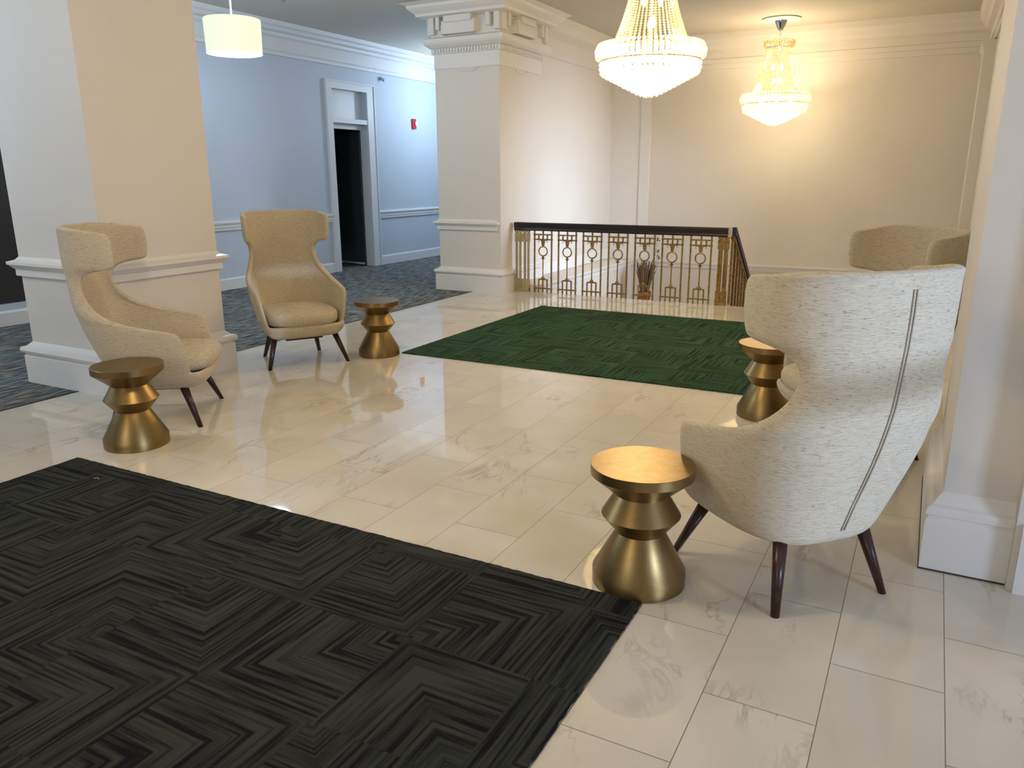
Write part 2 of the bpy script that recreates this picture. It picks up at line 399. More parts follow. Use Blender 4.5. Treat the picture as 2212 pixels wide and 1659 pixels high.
# back wall crown
CB = [(0, 3.06), (.025, 3.06), (.03, 3.13), (.05, 3.14), (.05, 3.20), (.04, 3.21), (.04, 3.30), (.10, 3.33), (.12, 3.38), (.17, 3.42), (.19, 3.47), (.20, CEIL), (0, CEIL)]
bm = B(); run_moulding(bm, CB, (-4.92, YB), (0.42, YB), (0, -1)); struct('trim_4', bm, m_cream)
bm = B(); run_moulding(bm, CB, (0.42, 4.26), (0.42, YB), (-1, 0)); struct('trim_5', bm, m_cream)
CSx = [(0, 3.06), (.02, 3.06), (.03, 3.12), (.03, 3.3), (.12, 3.38), (.17, 3.47), (.2, CEIL), (0, CEIL)]
bm = B(); run_moulding(bm, CSx, (XS, 10.1), (XS, YB), (1, 0)); struct('trim_6', bm, m_cream)
# pilaster on the back wall, left corner, and its raised edge strip
bm = B(); box(bm, -4.92, -4.40, YB - .03, YB, 0.1, 2.86); box(bm, -4.40, -4.24, YB - .05, YB, 0.1, 2.99)
rect_rings(bm, [(0, 2.84), (.02, 2.86), (.02, 2.90), (0, 2.92)], -4.93, -4.4, YB - .035, YB)
struct('trim_7', bm, m_trim)
# stairwell dado rail round the ledge and the back wall
DR = [(0, 0.0), (.02, 0.003), (.02, .045), (.03, .05), (.045, .08), (.045, .095), (0, .098)]
bm = B(); run_moulding(bm, DR, (-4.5, 9.25), (-4.5, YB), (1, 0)); run_moulding(bm, DR, (-4.5, YB), (0.42, YB), (0, -1)); struct('trim_8', bm, m_trim)
BX = [(0, .1), (.022, .1), (.022, .24), (.012, .265), (0, .265)]
bm = B(); run_moulding(bm, BX, (XS, 10.06), (XS, YB), (1, 0)); struct('baseboard_stair', bm, m_trim)
# far right pilaster strips on the wall behind the pier
bm = B(); box(bm, 0.30, 0.42, 11.6, 12.3, 0, 3.05); rect_rings(bm, [(0, 2.95), (.03, 3.0), (.03, 3.05)], .30, .42, 11.6, 12.3)
box(bm, 0.26, 0.42, 5.2, 5.9, 0, CEIL); struct('trim_9', bm, m_cream)
# near wall base beside the pier
bm = B(); run_moulding(bm, [(0, 0), (.02, 0), (.02, .24), (.01, .27), (0, .27)], (.42, 3.148), (4.0, 3.148), (0, -1)); struct('baseboard_right', bm, m_trim)
bm = B(); run_moulding(bm, BSh, (4.0, -4.5), (4.0, 3.1), (-1, 0)); struct('baseboard_east', bm, m_trim)

# doorway: casing, transom panel, leaf -------------------------------------------
bm = B()
box(bm, XH, XH + .03, 9.745, DY0, 0, 2.80); box(bm, XH, XH + .03, DY1, 10.89, 0, 2.80)
box(bm, XH, XH + .03, 9.745, 10.89, 2.80, 2.90)
box(bm, XH, XH + .045, 9.72, 9.745, 0, 2.92); box(bm, XH, XH + .045, 10.89, 10.915, 0, 2.92); box(bm, XH, XH + .045, 9.745, 10.89, 2.90, 2.92)
box(bm, XH - .14, XH + .02, DY0, DY1, 2.30, 2.37)
box(bm, XH - .14, XH - .10, DY0, DY1, 2.22, 2.30); box(bm, XH - .12, XH - .10, DY0, DY1, 2.37, 2.80)
box(bm, XH - .14, XH, DY1 - .012, DY1, 0, 2.22); box(bm, XH - .14, XH, DY0, DY0 + .012, 0, 2.22)
struct('door_1', bm, m_halltrim)
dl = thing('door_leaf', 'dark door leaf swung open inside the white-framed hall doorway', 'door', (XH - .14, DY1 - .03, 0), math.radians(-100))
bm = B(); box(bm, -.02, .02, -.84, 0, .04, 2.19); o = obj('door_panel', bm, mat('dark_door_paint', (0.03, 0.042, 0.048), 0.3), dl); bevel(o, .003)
bm = B(); tube(bm, (.02, -.76, 1.0), (.06, -.76, 1.0), .011); tube(bm, (.06, -.77, 1.0), (.06, -.64, 1.0), .01); obj('door_handle', bm, m_chrome, dl, True)
bm = B(); box(bm, .02, .03, -.84, 0, .02, .055); obj('door_sweep', bm, m_halltrim, dl)
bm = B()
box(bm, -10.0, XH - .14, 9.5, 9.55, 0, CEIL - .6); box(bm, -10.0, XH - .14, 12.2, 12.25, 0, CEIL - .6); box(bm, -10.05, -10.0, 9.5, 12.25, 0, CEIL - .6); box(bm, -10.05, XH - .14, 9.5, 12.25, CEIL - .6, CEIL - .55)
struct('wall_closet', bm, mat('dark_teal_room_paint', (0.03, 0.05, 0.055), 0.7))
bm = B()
box(bm, XH - .13, XH - .09, 3.2, 5.1, .215, 2.3)  # flat near-black sheet stands in for the darkness of the opening
struct('opening_sheet', bm, m_dark)
bm = B(); box(bm, XH, XH + .03, 5.1, 5.2, 0, 2.4); box(bm, XH, XH + .03, 3.1, 3.2, 0, 2.4); box(bm, XH, XH + .03, 3.2, 5.1, 2.3, 2.4); struct('trim_10', bm, m_halltrim)

# ------------------------------------------------------------------ columns
def column(x0, x1, y0, y1, label, cap=True):
    t = thing('column', label, 'column', ((x0 + x1) / 2, (y0 + y1) / 2, 0), 0)
    hx, hy = (x1 - x0) / 2 - .05, (y1 - y0) / 2 - .05
    def R(prof, name, m, extra=None, **k):
        bm = B(); rect_rings(bm, prof, -hx, hx, -hy, hy, **k)
        if extra: extra(bm)
        return obj(name, bm, m, t)
    o = R([(.05, 0), (.05, .205), (.042, .215), (.042, .225), (.06, .23), (.068, .25), (.06, .272), (.035, .278), (.02, .29), (0, .31)], 'plinth', m_trim)
    R([(0, .30), (0, 2.86)], 'shaft', m_cream)
    DP = [(.0, .80), (.024, .803), (.024, .85), (.03, .853), (.055, .882), (.062, .886), (.062, .905), (.02, .918), (0, .94)]
    if y0 < 5: R(DP, 'dado_rail', m_trim)
    else:
        bm = B(); rect_rings(bm, DP, -hx, hx - .075, -hy, hy); obj('dado_rail', bm, m_trim, t)
        
    def swag(bm):
        for s in (-1, 1):
            for k in range(12):
                a0, a1 = PI * k / 12, PI * (k + 1) / 12
                f = lambda a: (.16 * math.cos(a), 2.795 - .04 * math.sin(a))
                p0, p1 = f(a0), f(a1)
                tube(bm, (p0[0], s * (hy + .004), p0[1]), (p1[0], s * (hy + .004), p1[1]), .009, n=6)
                tube(bm, (s * (hx + .004), p0[0], p0[1]), (s * (hx + .004), p1[0], p1[1]), .009, n=6)
            for e in (-1, 1):
                tube(bm, (e * .16, s * (hy + .004), 2.80), (e * hx, s * (hy + .004), 2.80), .007, n=6)
                tube(bm, (s * (hx + .004), e * .16, 2.80), (s * (hx + .004), e * hy, 2.80), .007, n=6)
    R([(.006, 2.80), (.006, 2.97), (.03, 2.975), (.03, 3.03), (.05, 3.04), (.09, 3.075), (.105, 3.10), (.105, 3.145), (.04, 3.165), (.03, 3.175), (.03, 3.38),
       (.10, 3.385), (.16, 3.40), (.17, 3.43), (.21, 3.46), (.24, 3.49), (.25, 3.52), (.32, CEIL - .002)], 'capital', m_trim, swag)
    # carved blocks round the neck of the capital
    for s in (-1, 1):
        for ax in (0, 1):
            h = hy if ax == 0 else hx; wdt = hx if ax == 0 else hy
            bm = B()
            def bl(u0, u1, d0, d1, z0, z1):
                if ax == 0: box(bm, u0, u1, min(s * (h + d0), s * (h + d1)), max(s * (h + d0), s * (h + d1)), z0, z1)
                else: box(bm, min(s * (h + d0), s * (h + d1)), max(s * (h + d0), s * (h + d1)), u0, u1, z0, z1)
            bl(-.29, .19, 0, .12, 3.18, 3.34); bl(-.24, .15, 0, .15, 3.31, 3.39); bl(-.31, -.25, 0, .10, 3.18, 3.30)
            for e in (-1, 1):
                bl(e * wdt - .03, e * wdt + .05, 0, .09, 3.19, 3.39); bl(e * (wdt - .11) - .03, e * (wdt - .11) + .03, 0, .10, 3.24, 3.39)
            bevel(obj('capital_block', bm, m_trim, t), .012, 2)
    # egg and dart beads under the flare
    bm = B()
    for s in (-1, 1):
        k = int(2 * hx / .042)
        for i in range(k):
            u = -hx + (i + .5) * 2 * hx / k; box(bm, u - .014, u + .014, s * (hy + .035) - .018, s * (hy + .035) + .018, 2.985, 3.025)
        k = int(2 * hy / .042)
        for i in range(k):
            u = -hy + (i + .5) * 2 * hy / k; box(bm, s * (hx + .035) - .018, s * (hx + .035) + .018, u - .014, u + .014, 2.985, 3.025)
    obj('bead_moulding', bm, m_trim, t)
    return t
column(-5.91, -4.845, 3.295, 4.355, 'cream square column at left behind the two wing chairs')
column(-5.88, -4.845, 8.835, 10.08, 'cream square column with ornate capital beside the stair balustrade')
bm = B(); rect_rings(bm, [(.05, 0), (.05, .205), (.042, .215), (.042, .225), (.06, .23), (.068, .25), (.06, .272), (.035, .278), (.02, .29), (0, .31)], .165, 1.1, 3.235, 4.2)
rt = thing('column', 'cream pier at right edge behind the foreground wing chair', 'column', (.63, 3.7, 0))
bm.free(); bm = B(); rect_rings(bm, [(.05, 0), (.05, .205), (.042, .215), (.042, .225), (.05, .23), (.05, .25), (.042, .262), (.03, .27), (.012, .30), (0, .315)], -.47, .47, -.465, .50)
obj('plinth', bm, m_trim, rt)
bm = B(); rect_rings(bm, [(0, .3), (0, CEIL - .002)], -.47, .47, -.465, .50); obj('shaft', bm, m_cream, rt)
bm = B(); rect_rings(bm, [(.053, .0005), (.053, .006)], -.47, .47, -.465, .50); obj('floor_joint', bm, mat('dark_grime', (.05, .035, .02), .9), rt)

# ------------------------------------------------------------------ rugs
def rug(name, x0, x1, y0, y1, m, label):
    bm = B(); nx, ny = 160, 140; rnd = random.Random(3)
    h = .009
    # slightly wavy cut edge
    pts = []
    def seg(a, b, n):
        for i in range(n):
            f = i / n; p = (a[0] + (b[0] - a[0]) * f, a[1] + (b[1] - a[1]) * f)
            pts.append((p[0] + rnd.uniform(-.0025, .0025), p[1] + rnd.uniform(-.0025, .0025)))
    seg((x0, y0), (x1, y0), nx); seg((x1, y0), (x1, y1), ny); seg((x1, y1), (x0, y1), nx); seg((x0, y1), (x0, y0), ny)
    lo = [bm.verts.new((p[0], p[1], 0.0005)) for p in pts]; hi = [bm.verts.new((p[0], p[1], h)) for p in pts]
    for i in range(len(pts)): j = (i + 1) % len(pts); bm.faces.new((lo[i], lo[j], hi[j], hi[i]))
    bm.faces.new(hi); bm.faces.new(lo[::-1])
    o = obj(name, bm, m); tag(o, label, 'rug'); return o
rug('area_rug', -4.0, -.765, -.40, 2.422, m_rug1, 'charcoal ribbed rug in the foreground on the marble floor')
rug('area_rug', -3.96, -.765, 5.386, 8.178, m_rug2, 'green ribbed rug in front of the stair balustrade')
bm = B(); path_tube(bm, [(-3.63, 2.26, .0105), (-3.625, 2.272, .0115), (-3.61, 2.275, .0105), (-3.602, 2.268, .011)], .001, 5)
tag(obj('paper_scrap', bm, m_white), 'tiny pale scrap lying on the charcoal rug near its far left corner', 'litter')

# ------------------------------------------------------------------ wing chair
BK = [(.223, -.20), (.231, -.24), (.253, -.27), (.290, -.287), (.335, -.303), (.415, -.329), (.509, -.365), (.606, -.398), (.69, -.422), (.784, -.443), (.872, -.452), (.987, -.463), (1.089, -.468), (1.3, -.466)]
def fback(z):
    if z <= BK[0][0]: return BK[0][1]
    for (a, b), (c, d) in zip(BK, BK[1:]):
        if z <= c: return b + (d - b) * (z - a) / (c - a)
    return BK[-1][1]
def make_chair(label):
    t = thing('wing_chair', label, 'armchair', group='wing chairs')
    # (zc, ze, w, fe, e)   closed rows carry the front reach ff too
    closed = [(.223, .215, .13, .20), (.231, .258, .17, .262), (.253, .288, .20, .300), (.290, .308, .225, .318), (.335, .324, .24, .330)]
    opened = [(.385, .375, .336, .250, .60), (.435, .45, .350, .243, .60), (.49, .53, .364, .232, .60), (.545, .578, .372, .215, .60), (.59, .600, .374, .185, .60),
              (.63, .614, .372, .11, .62), (.67, .634, .368, .02, .68), (.71, .658, .36, -.09, .7), (.75, .69, .345, -.175, .74), (.79, .735, .322, -.245, .78),
              (.83, .79, .298, -.295, .82), (.875, .85, .281, -.325, .85), (.92, .905, .279, -.322, .85), (.955, .942, .290, -.285, .76), (.985, .962, .312, -.215, .70),
              (1.01, .972, .334, -.125, .68), (1.035, .99, .343, -.105, .70), (1.075, 1.045, .349, -.100, .71), (1.125, 1.105, .352, -.100, .71), (1.17, 1.155, .353, -.104, .71),
              (1.205, 1.184, .352, -.118, .71), (1.222, 1.194, .349, -.155, .71)]
    NA = 16; NF = 10
    bm = B(); rows = []
    def upt(k, fb, w, fe, e, zc, ze, side):
        a = (k / NA) * PI / 2
        x = w * (math.sin(a) ** e) if k else 0.0
        y = fe - (fe - fb) * (max(0.0, math.cos(a)) ** e)
        z = zc + (ze - zc) * (k / NA) ** 1.8
        return (side * x, y, z)
    for i, (z, w, fe, ff) in enumerate(closed):
        fb = fback(z)
        r = [upt(k, fb, w, fe, .62, z, z, -1) for k in range(NA, 0, -1)] + [upt(k, fb, w, fe, .62, z, z, 1) for k in range(0, NA + 1)]
        fr = []
        for k in range(1, 2 * NF):
            a = PI * k / (2 * NF); c = math.cos(a); s = math.sin(a)
            x = w * (abs(c) ** .5) * (1 if c > 0 else -1); y = fe + (ff - fe) * (s ** .7)
            fr.append((x, y, z))
        rows.append([bm.verts.new(p) for p in r] + [bm.verts.new(p) for p in fr])
    NU = 2 * NA + 1
    for a, b in zip(rows, rows[1:]):
        n = len(a)
        for i in range(n): bm.faces.new((a[i], a[(i + 1) % n], b[(i + 1) % n], b[i]))
    cv = bm.verts.new((0, .0, .218))
    n = len(rows[0])
    for i in range(n): bm.faces.new((rows[0][(i + 1) % n], rows[0][i], cv))
    prev = rows[-1][:NU]
    for (zc, ze, w, fe, e) in opened:
        fb = fback(zc)
        r = [upt(k, fb, w, fe, e, zc, ze, -1) for k in range(NA, 0, -1)] + [upt(k, fb, w, fe, e, zc, ze, 1) for k in range(0, NA + 1)]
        cur = [bm.verts.new(p) for p in r]
        for i in range(NU - 1): bm.faces.new((prev[i], prev[i + 1], cur[i + 1], cur[i]))
        prev = cur
    o = obj('shell', bm, m_fab, t, True)
    # outer normals must point outwards: test the back vertex
    me = o.data; me.update()
    p = min(me.polygons, key=lambda q: (q.center - Vector((0, -.45, 1.0))).length)
    if p.normal.y > 0: me.flip_normals()
    s = o.modifiers.new('thickness', 'SOLIDIFY'); s.thickness = .038; s.offset = -1; s.use_even_offset = False
    s = o.modifiers.new('smooth', 'SUBSURF'); s.levels = 2; s.render_levels = 2
    # cushion
    bm = B(); N = 40
    def sup(w, f0, f1, z, c=0.0):
        fm = (f0 + f1) / 2 - .04; L = []
        for i in range(N):
            a = 2 * PI * i / N; cx, sy = math.cos(a), math.sin(a)
            x = w * (abs(cx) ** .55) * (1 if cx > 0 else -1)
            y = fm + ((f1 - fm) if sy > 0 else (fm - f0)) * (abs(sy) ** .62) * (1 if sy > 0 else -1)
            L.append((x, y, z))
        return L
    prof = [(.27, -.24, .29, .325), (.290, -.27, .322, .338), (.294, -.285, .345, .362), (.295, -.288, .353, .395), (.290, -.285, .348, .425), (.27, -.27, .325, .447), (.23, -.22, .26, .458), (.12, -.12, .13, .466)]
    prev = None
    for w_, a_, b_2, z_ in prof:
        cur = [bm.verts.new(q) for q in sup(w_, a_, b_2, z_)]
        if prev:
            for i in range(N): bm.faces.new((prev[i], prev[(i + 1) % N], cur[(i + 1) % N], cur[i]))
        else: bm.faces.new(cur[::-1])
        prev = cur
    bm.faces.new(prev)
    o = obj('seat_cushion', bm, m_fab, t, True); s = o.modifiers.new('smooth', 'SUBSURF'); s.levels = 1; s.render_levels = 1
    # twin stitched seam down the back
    bm = B()
    zs = [.30 + (1.165 - .30) * i / 30 for i in range(31)]
    for sx in (-.0065, .0065):
        path_tube(bm, [(sx, fback(z) - .0015, z) for z in zs], .0026, 6)
    q = obj('back_seam', bm, m_pipe, t, True); q['label'] = 'twin stitched brown seam'
    # dark base plate under the upholstery
    bm = B(); rect_rings(bm, [(-.01, .2), (0, .203), (0, .22)], -.15, .15, -.15, .17); obj('base_plate', bm, m_wood, t)
    for sx in (-1, 1):
        for top, bot in (((.245 * sx, .175, .245), (.322 * sx, .268, 0)), ((.180 * sx, -.195, .245), (.238 * sx, -.272, 0))):
            bm = B(); tube(bm, bot, top, .0155, .026, 16)
            for v in bm.verts:
                if v.co.z < .02: v.co.z = 0.0
            obj('leg', bm, m_wood, t, True)
    return t
def zrot(F): return math.atan2(F[1], F[0]) - PI / 2
O1 = (-4.262, 3.228, 0)
ch = make_chair('beige wing chair seen in profile at left beside the big cream column')
ch.location = (-4.266, 3.227, 0); ch.rotation_euler = (0, 0, zrot((.80, .60)))
dup(ch, (-4.589, 4.809, 0), zrot((.849, -.529)), 'beige wing chair facing the camera in front of the dark carpet')
dup(ch, (-.365, 2.923, 0), zrot((-.737, .676)), 'large foreground wing chair seen from behind, with stitched back seam')
dup(ch, (-.289, 4.547, 0), zrot((-.80, -.60)), 'wing chair mostly hidden behind the foreground chair at right')

# ------------------------------------------------------------------ brass side tables
def make_table(label):
    t = thing('side_table', label, 'side table', group='brass side tables')
    bm = B(); lathe(bm, [(0, 0), (.1745, 0), (.1755, .001), (.1755, .054), (.0915, .2075), (.1475, .277), (.0995, .3585), (.186, .4325)], 72)
    obj('pedestal', bm, m_brass, t, 'auto')
    bm = B(); lathe(bm, [(0, .4322), (.1860, .4322), (.1915, .4370), (.1915, .4725), (.1905, .4735), (0, .4735)], 72)
    obj('tabletop', bm, m_brass, t, 'auto')
    return t
ft = make_table('largest brass side table in the foreground beside the charcoal rug corner')
ft.location = (-.836, 2.589, 0)
def cpos(px, py, R=.1755):
    d = right * ((px - 1106) / 1675.24) + down * ((py - 829.5) / 1675.24) + fwd
    p = Vector((0, 0, 1.5)) + d * (-1.5 / d.z); h = Vector((p.x, p.y, 0)); return tuple(h + h.normalized() * R)
# positions measured once from the photograph's base rims
dup(ft, (-3.932, 2.741, 0), 1.0, 'brass side table at left in front of the profile wing chair')
dup(ft, (-4.111, 5.261, 0), 2.0, 'small distant brass side table between the far wing chair and green rug')
dup(ft, (-.81, 4.973, 0), .5, 'brass side table seen through the gap beside the foreground chair back')

# ------------------------------------------------------------------ balustrade
YR = 9.19; RB, RT = .805, .905
bal = thing('balustrade', 'bronze stair balustrade with dark handrail behind the green rug', 'balustrade', (-3.46, YR, 0))
def L(x): return x + 3.46
bm = B()
prof = [(-.035, .80), (.035, .80), (.04, .815), (.036, .83), (.046, .85), (.048, .885), (.035, .903), (-.035, .903), (-.048, .885), (-.046, .85), (-.036, .83), (-.04, .815)]
A = [bm.verts.new((L(-4.84), p[0], p[1])) for p in prof]; Bq = [bm.verts.new((L(-2.055), p[0], p[1])) for p in prof]
for i in range(len(prof)): bm.faces.new((A[i], A[(i + 1) % len(prof)], Bq[(i + 1) % len(prof)], Bq[i]))
bm.faces.new(A[::-1]); bm.faces.new(Bq)
obj('handrail', bm, m_rail, bal)
bm = B(); rect_rings(bm, [(-.005, .795), (0, .80), (0, .905), (-.006, .912)], L(-2.056), L(-2.032), -.05, .05); obj('rail_end_cap', bm, m_oldbrass, bal)
def panel_bm():
    bm = B(); W = .122; T = .008
    def vb(x, z0, z1, w=.0085): box(bm, x - w, x + w, -T, T, z0, z1)
    def hb(x0, x1, z, h=.0085): box(bm, x0, x1, -T, T, z - h, z + h)
    vb(-W, 0, .805); vb(W, 0, .805); vb(0, .69, .805)
    hb(-W - .014, W + .014, .752); hb(-W - .014, W + .014, .69); vb(-.061, .69, .752); vb(.061, .69, .752)
    # acanthus cup
    pr = [(.008, .606), (.014, .612), (.020, .625), (.017, .640), (.024, .652), (.022, .668), (.034, .680), (.05, .69)]
    Lp = [bm.verts.new((-x, -.009, z)) for x, z in pr] + [bm.verts.new((x, -.009, z)) for x, z in reversed(pr)]
    Lq = [bm.verts.new((-x, .009, z)) for x, z in pr] + [bm.verts.new((x, .009, z)) for x, z in reversed(pr)]
    k = len(Lp); bm.faces.new(Lp); bm.faces.new(Lq[::-1])
    for i in range(k): bm.faces.new((Lp[i], Lq[i], Lq[(i + 1) % k], Lp[(i + 1) % k]))
    for s in (-1, 1):
        path_tube(bm, [(s * .02, 0, .672), (s * .045, 0, .682), (s * .062, 0, .672), (s * .062, 0, .658), (s * .052, 0, .655)], .005, 6)
    path_tube(bm, [(.060 * math.cos(2 * PI * i / 32), 0, .539 + .060 * math.sin(2 * PI * i / 32)) for i in range(32)], .0085, 8, True)
    lathe(bm, [(.008, .472), (.014, .468), (.012, .458), (.024, .450), (.024, .444), (.010, .436), (.0075, .43)], 12)
    tube(bm, (0, 0, .43), (0, 0, .215), .0075, n=10)
    lathe(bm, [(.0075, .215), (.016, .205), (.028, .190), (.028, .182)], 12)
    hb(-.064, .064, .172, .008); vb(-.061, 0, .172, .0075); vb(.061, 0, .172, .0075); vb(0, 0, .185, .0075)
    hb(-W - .012, W + .012, .055)
    return bm
p0 = obj('baluster_panel', panel_bm(), m_bronze, bal)
for i in range(7):
    x = L(-4.435 + .3435 * i)
    if i == 0: p0.location.x = x
    else:
        c = p0.copy(); C.objects.link(c); c.parent = bal; c.location.x = x
def newel_bm(w):
    bm = B(); h = w / 2
    rect_rings(bm, [(.0, 0), (.0, .05), (-.008, .055)], -h, h, -.03, .03)
    for x in (-h + .018, -h * .33, h * .33, h - .018): box(bm, x - .010, x + .010, -.018, .018, 0, .80)
    box(bm, -h, h, -.022, .022, .02, .165); box(bm, -h, h, -.022, .022, .655, .76)
    for i in range(2):
        for j in range(2): box(bm, -.038 + i * .05, -.012 + i * .05, -.032, -.02, .67 + j * .045, .70 + j * .045)
    box(bm, -.04, -.01, -.032, -.02, .05, .15); box(bm, .01, .04, -.032, -.02, .05, .15)
    box(bm, -h, h, -.02, .02, .775, .80)
    return bm
o = obj('newel_post', newel_bm(.21), m_oldbrass, bal); o.location.x = L(-4.735)
o = obj('newel_post', newel_bm(.125), m_bronze, bal); o.location.x = L(-2.11)
# stair railing going down behind the balustrade's right end
st = thing('stair_railing', 'dark sloping stair handrail descending behind the balustrade right end', 'railing', (-2.03, 9.24, 0))
bm = B()
sl = -.165 / .27
def zr(y): return .86 + (0 if y < .06 else (y - .06) * sl * 1.12)
secs = [(.0), (.06), (.15), (.5), (1.0), (1.5)]
rings = []
for y in secs:
    z = zr(y); rings.append([bm.verts.new((dx, y, z + dz)) for dx, dz in ((-.04, -.05), (.04, -.05), (.048, .0), (.035, .045), (-.035, .045), (-.048, 0))])
for a, b in zip(rings, rings[1:]):
    for i in range(6): bm.faces.new((a[i], a[(i + 1) % 6], b[(i + 1) % 6], b[i]))
bm.faces.new(rings[0][::-1]); bm.faces.new(rings[-1])
obj('handrail', bm, m_rail, st)
bm = B()
secs = [.06, 1.5]; rings = [[bm.verts.new((dx, y, zr(y) + dz)) for dx, dz in ((-.02, -.085), (.02, -.085), (.02, -.05), (-.02, -.05))] for y in secs]
for i in range(4): bm.faces.new((rings[0][i], rings[0][(i + 1) % 4], rings[1][(i + 1) % 4], rings[1][i]))
bm.faces.new(rings[0][::-1]); bm.faces.new(rings[1]); obj('under_rail', bm, m_bronze, st)
for i in range(9):
    y = .04 + i * .17
    bm = B(); box(bm, -.014, .014, y - .011, y + .011, zr(y) - .86 - .05 if y > .1 else 0.0, zr(y) - .06); obj('baluster', bm, m_bronze, st)

# ------------------------------------------------------------------ vase of dried stems on the half landing
vs = thing('floor_vase', 'bronze floor vase of dried stems on the stair landing behind the balustrade', 'vase', (-4.06, 12.25, -.99))
bm = B(); lathe(bm, [(0, 0), (.11, 0), (.12, .02), (.07, .06), (.05, .16), (.055, .24), (.075, .30), (.085, .42), (.10, .52), (.11, .60), (.112, .63), (.095, .63), (.09, .60), (.06, .3), (0, .3)], 24)
obj('vase_body', bm, mat('aged_copper', (.26, .10, .03), .4, .6), vs, True)
rn = random.Random(5); bm = B()
for i in range(90):
    a = rn.uniform(0, 2 * PI); r1 = rn.uniform(.06, .17); h = rn.uniform(.95, 1.15)
    path_tube(bm, [(.04 * math.cos(a), .04 * math.sin(a), .5), (r1 * .6 * math.cos(a), r1 * .6 * math.sin(a), .8), (r1 * math.cos(a), r1 * math.sin(a), h)], [.007, .011, .005], 5)
for k in range(3):
    a = [0.1, .5, -.3][k]; h = [1.48, 1.3, 1.2][k]
    path_tube(bm, [(.03, 0, .6), (.12 + .03 * k, 0.02 * k, 1.0), (.2, .02 * k, h)], [.005, .004, .002], 5)
    for j in range(5):
        bmesh.ops.create_icosphere(bm, subdivisions=1, radius=.014, matrix=Matrix.Translation((.2 + rn.uniform(-.02, .02), .02 * k + rn.uniform(-.02, .02), h + rn.uniform(-.03, .02))))
obj('dried_stems', bm, mat('dried_stem', (.15, .09, .045), .8), vs)

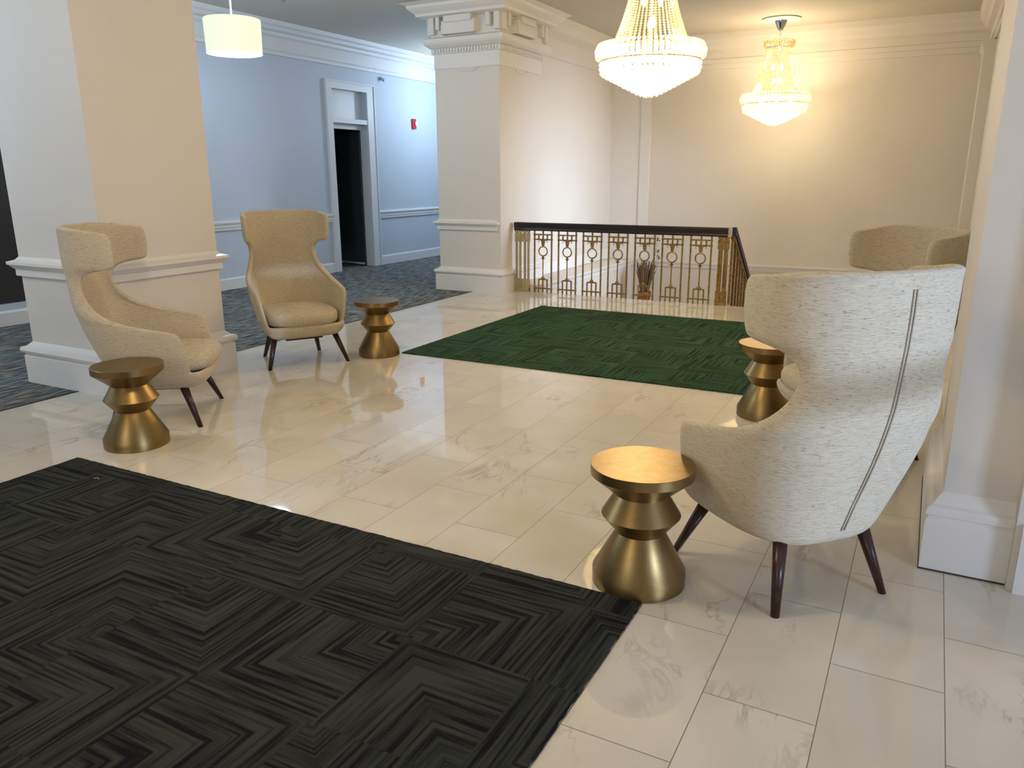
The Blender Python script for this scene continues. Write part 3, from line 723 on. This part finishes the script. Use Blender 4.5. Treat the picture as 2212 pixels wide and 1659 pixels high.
# ------------------------------------------------------------------ chandeliers
def make_chandelier(label):
    t = thing('chandelier', label, 'chandelier', group='crystal chandeliers')
    # local z: 0 = ceiling (3.55); ring centre at -1.03
    bm = B(); lathe(bm, [(0, -.001), (.25, -.001), (.26, -.012), (.22, -.02), (.08, -.024), (0, -.024)], 48); obj('ceiling_rose', bm, m_ceil, t, 'auto')
    bm = B(); lathe(bm, [(0, -.02), (.085, -.02), (.085, -.028), (.075, -.06), (.035, -.14), (.03, -.15), (0, -.15)], 32); obj('canopy', bm, m_chrome, t, 'auto')
    bm = B()
    for i in range(5):
        z = -.16 - i * .026
        pts = [(.010 * math.cos(2 * PI * k / 12) * (1 if i % 2 else 0), .010 * math.cos(2 * PI * k / 12) * (0 if i % 2 else 1), z + .018 * math.sin(2 * PI * k / 12)) for k in range(12)]
        path_tube(bm, pts, .003, 6, True)
    obj('chain', bm, m_chrome, t, True)
    def bead(bm, p, r, sz=1.25):
        x, y, z = p; vs_ = [bm.verts.new(q) for q in ((x, y, z + r * sz), (x + r, y, z), (x, y + r, z), (x - r, y, z), (x, y - r, z), (x, y, z - r * sz))]
        for a, b, c in ((0, 1, 2), (0, 2, 3), (0, 3, 4), (0, 4, 1), (5, 2, 1), (5, 3, 2), (5, 4, 3), (5, 1, 4)): bm.faces.new((vs_[a], vs_[b], vs_[c]))
    # crown of prisms
    bm = B(); n = 36
    for i in range(n):
        a = 2 * PI * i / n; c, s = math.cos(a), math.sin(a)
        path_tube(bm, [(.165 * c, .165 * s, -.275), (.197 * c, .197 * s, -.29), (.200 * c, .200 * s, -.33), (.182 * c, .182 * s, -.365)], [.006, .012, .012, .006], 5)
    lathe(bm, [(.165, -.27), (.17, -.266), (.17, -.28), (.165, -.28)], 36)
    obj('crown', bm, m_strand, t)
    # strands
    bm = B(); n = 44; m_ = 31
    for i in range(n):
        a = 2 * PI * i / n; c, s = math.cos(a), math.sin(a)
        for k in range(m_):
            f = k / (m_ - 1); z = -.37 - f * .61; r = .165 + .165 * f ** 1.7
            bead(bm, (r * c, r * s, z), .0080 + .0040 * f, 1.0)
    obj('bead_strands', bm, m_strand, t)
    # broad ring of prisms
    bm = B(); n = 60
    for i in range(n):
        a = 2 * PI * i / n; c, s = math.cos(a), math.sin(a)
        path_tube(bm, [(.40 * c, .40 * s, -.965), (.445 * c, .445 * s, -.975), (.462 * c, .462 * s, -1.02), (.455 * c, .455 * s, -1.075), (.43 * c, .43 * s, -1.10)], [.010, .018, .021, .019, .012], 6)
    obj('prism_ring', bm, m_crys, t)
    # frame hoops
    bm = B()
    for r, z in ((.335, -.985), (.435, -1.105), (.168, -.37)):
        path_tube(bm, [(r * math.cos(2 * PI * k / 48), r * math.sin(2 * PI * k / 48), z) for k in range(48)], .005, 6, True)
    for k in range(6):
        a = 2 * PI * k / 6; tube(bm, (.335 * math.cos(a), .335 * math.sin(a), -.985), (.435 * math.cos(a), .435 * math.sin(a), -1.105), .0035, n=6)
    tube(bm, (0, 0, -.28), (0, 0, -1.0), .008, n=8)
    obj('hoop_frame', bm, m_oldbrass, t, True)
    # bowl: rings of hanging drops
    bm = B(); levels = [(.425, -1.125), (.425, -1.16), (.415, -1.195), (.38, -1.215), (.342, -1.234), (.304, -1.253), (.266, -1.272), (.228, -1.291), (.19, -1.31), (.152, -1.329), (.114, -1.348), (.076, -1.364), (.035, -1.375)]
    for r, z in levels:
        n = max(5, int(2 * PI * r / .042))
        for i in range(n):
            a = 2 * PI * (i + .5 * (levels.index((r, z)) % 2)) / n; bead(bm, (r * math.cos(a), r * math.sin(a), z), .021, 1.3)
    obj('drop_bowl', bm, m_crys, t)
    for k in range(8):
        a = 2 * PI * k / 8; r = .27 if k % 2 else .2; z = -1.10
        bm = B(); bmesh.ops.create_uvsphere(bm, u_segments=12, v_segments=8, radius=.022, matrix=Matrix.Translation((r * math.cos(a), r * math.sin(a), z)) @ Matrix.Diagonal((1, 1, 1.6, 1)))
        obj('bulb', bm, m_bulb, t, True)
    for k in range(4):
        a = 2 * PI * k / 4 + .5; z = (-.62, -.80)[k % 2]
        bm = B(); bmesh.ops.create_uvsphere(bm, u_segments=12, v_segments=8, radius=.022, matrix=Matrix.Translation((.07 * math.cos(a), .07 * math.sin(a), z)) @ Matrix.Diagonal((1, 1, 2.2, 1)))
        obj('bulb', bm, m_bulb, t, True)
    return t
c1 = make_chandelier('larger crystal chandelier cut by the top edge, hanging above the green rug')
CH = [(-2.335, 6.95), (-2.16, 11.93), (-2.35, 1.95)]  # third spot has no chandelier, only added light
c1.location = (*CH[0], CEIL)
dup(c1, (*CH[1], CEIL), .3, 'smaller distant crystal chandelier with chrome ceiling cup above the stairs')
for (x, y), k in zip(CH + [(-2.35, -3.07)], (1.42, .66, .72, .7)):  # last two spots are unseen added fill for the near room
    point('chandelier_or_fill_glow', (x, y, CEIL - 1.10), P_CH * k, WARM, .10)
    point('chandelier_or_fill_glow', (x, y, CEIL - .72), P_CH * k * .18, WARM, .06)
    point('chandelier_or_fill_glow', (x, y, CEIL - .34), P_CH * k * .22, WARM, .05)

# ------------------------------------------------------------------ drum pendant in the hall
def make_pendant(label, x, y):
    t = thing('pendant_lamp', label, 'pendant lamp', (x, y, -.075))
    bm = B(); lathe(bm, [(.274, 2.825), (.282, 2.822), (.289, 3.155), (.285, 3.16), (.280, 3.155), (.274, 2.83)], 64); obj('lamp_shade', bm, m_shade, t, 'auto')
    bm = B(); lathe(bm, [(0, 2.835), (.272, 2.835), (.272, 2.842), (0, 2.842)], 64); obj('diffuser', bm, m_diff, t)
    bm = B(); tube(bm, (0, 0, 3.0), (0, 0, CEIL + .06), .008); tube(bm, (0, 0, CEIL + .045), (0, 0, CEIL + .074), .06, n=24)
    for k in range(3):
        a = 2 * PI * k / 3; tube(bm, (0, 0, 3.14), (.282 * math.cos(a), .282 * math.sin(a), 3.145), .004, n=6)
    obj('stem', bm, m_white, t, True)
    return t
make_pendant('white drum pendant lamp hanging over the hall at upper left', -6.74, 6.43)
for y in (6.43, 12.3, 1.3):  # far lamp hidden behind the column; nearest is unseen added fill, no body
    point('pendant_or_fill_glow', (-6.74 if y == 6.43 else -7.15, y, 2.68), P_PEND, COOL, .2)
    point('pendant_or_fill_glow', (-6.74 if y == 6.43 else -7.15, y, 3.3), P_PEND * .35, COOL, .1)

# ------------------------------------------------------------------ small fittings
fa = thing('fire_alarm', 'red fire alarm strobe on the blue-grey wall right of the doorway', 'fire alarm', (XH, 12.04, 2.385))
bm = B(); box(bm, 0, .035, -.055, .055, -.085, .085); bevel(obj('housing', bm, m_red, fa), .008, 3)
bm = B(); box(bm, .035, .06, .0, .05, -.035, .04); bevel(obj('strobe_lens', bm, m_white, fa), .008, 3)
bm = B(); tube(bm, (XH, 11.14, 3.055), (XH + .05, 11.14, 3.04), .03, .02, 16); bmesh.ops.create_icosphere(bm, subdivisions=2, radius=.028, matrix=Matrix.Translation((XH + .06, 11.14, 3.03)))
tag(obj('wall_sensor', bm, m_chrome, None, True), 'small round sensor high on the hall wall under the crown moulding', 'sensor')
bm = B(); lathe(bm, [(0, CEIL), (.04, CEIL), (.04, CEIL - .01), (.015, CEIL - .02), (.012, CEIL - .05), (.03, CEIL - .055), (.03, CEIL - .06), (0, CEIL - .06)], 20, -7.10, 7.6)
tag(obj('ceiling_sprinkler', bm, m_chrome, None, True), 'small chrome sprinkler on the hall ceiling at the top edge', 'sprinkler')
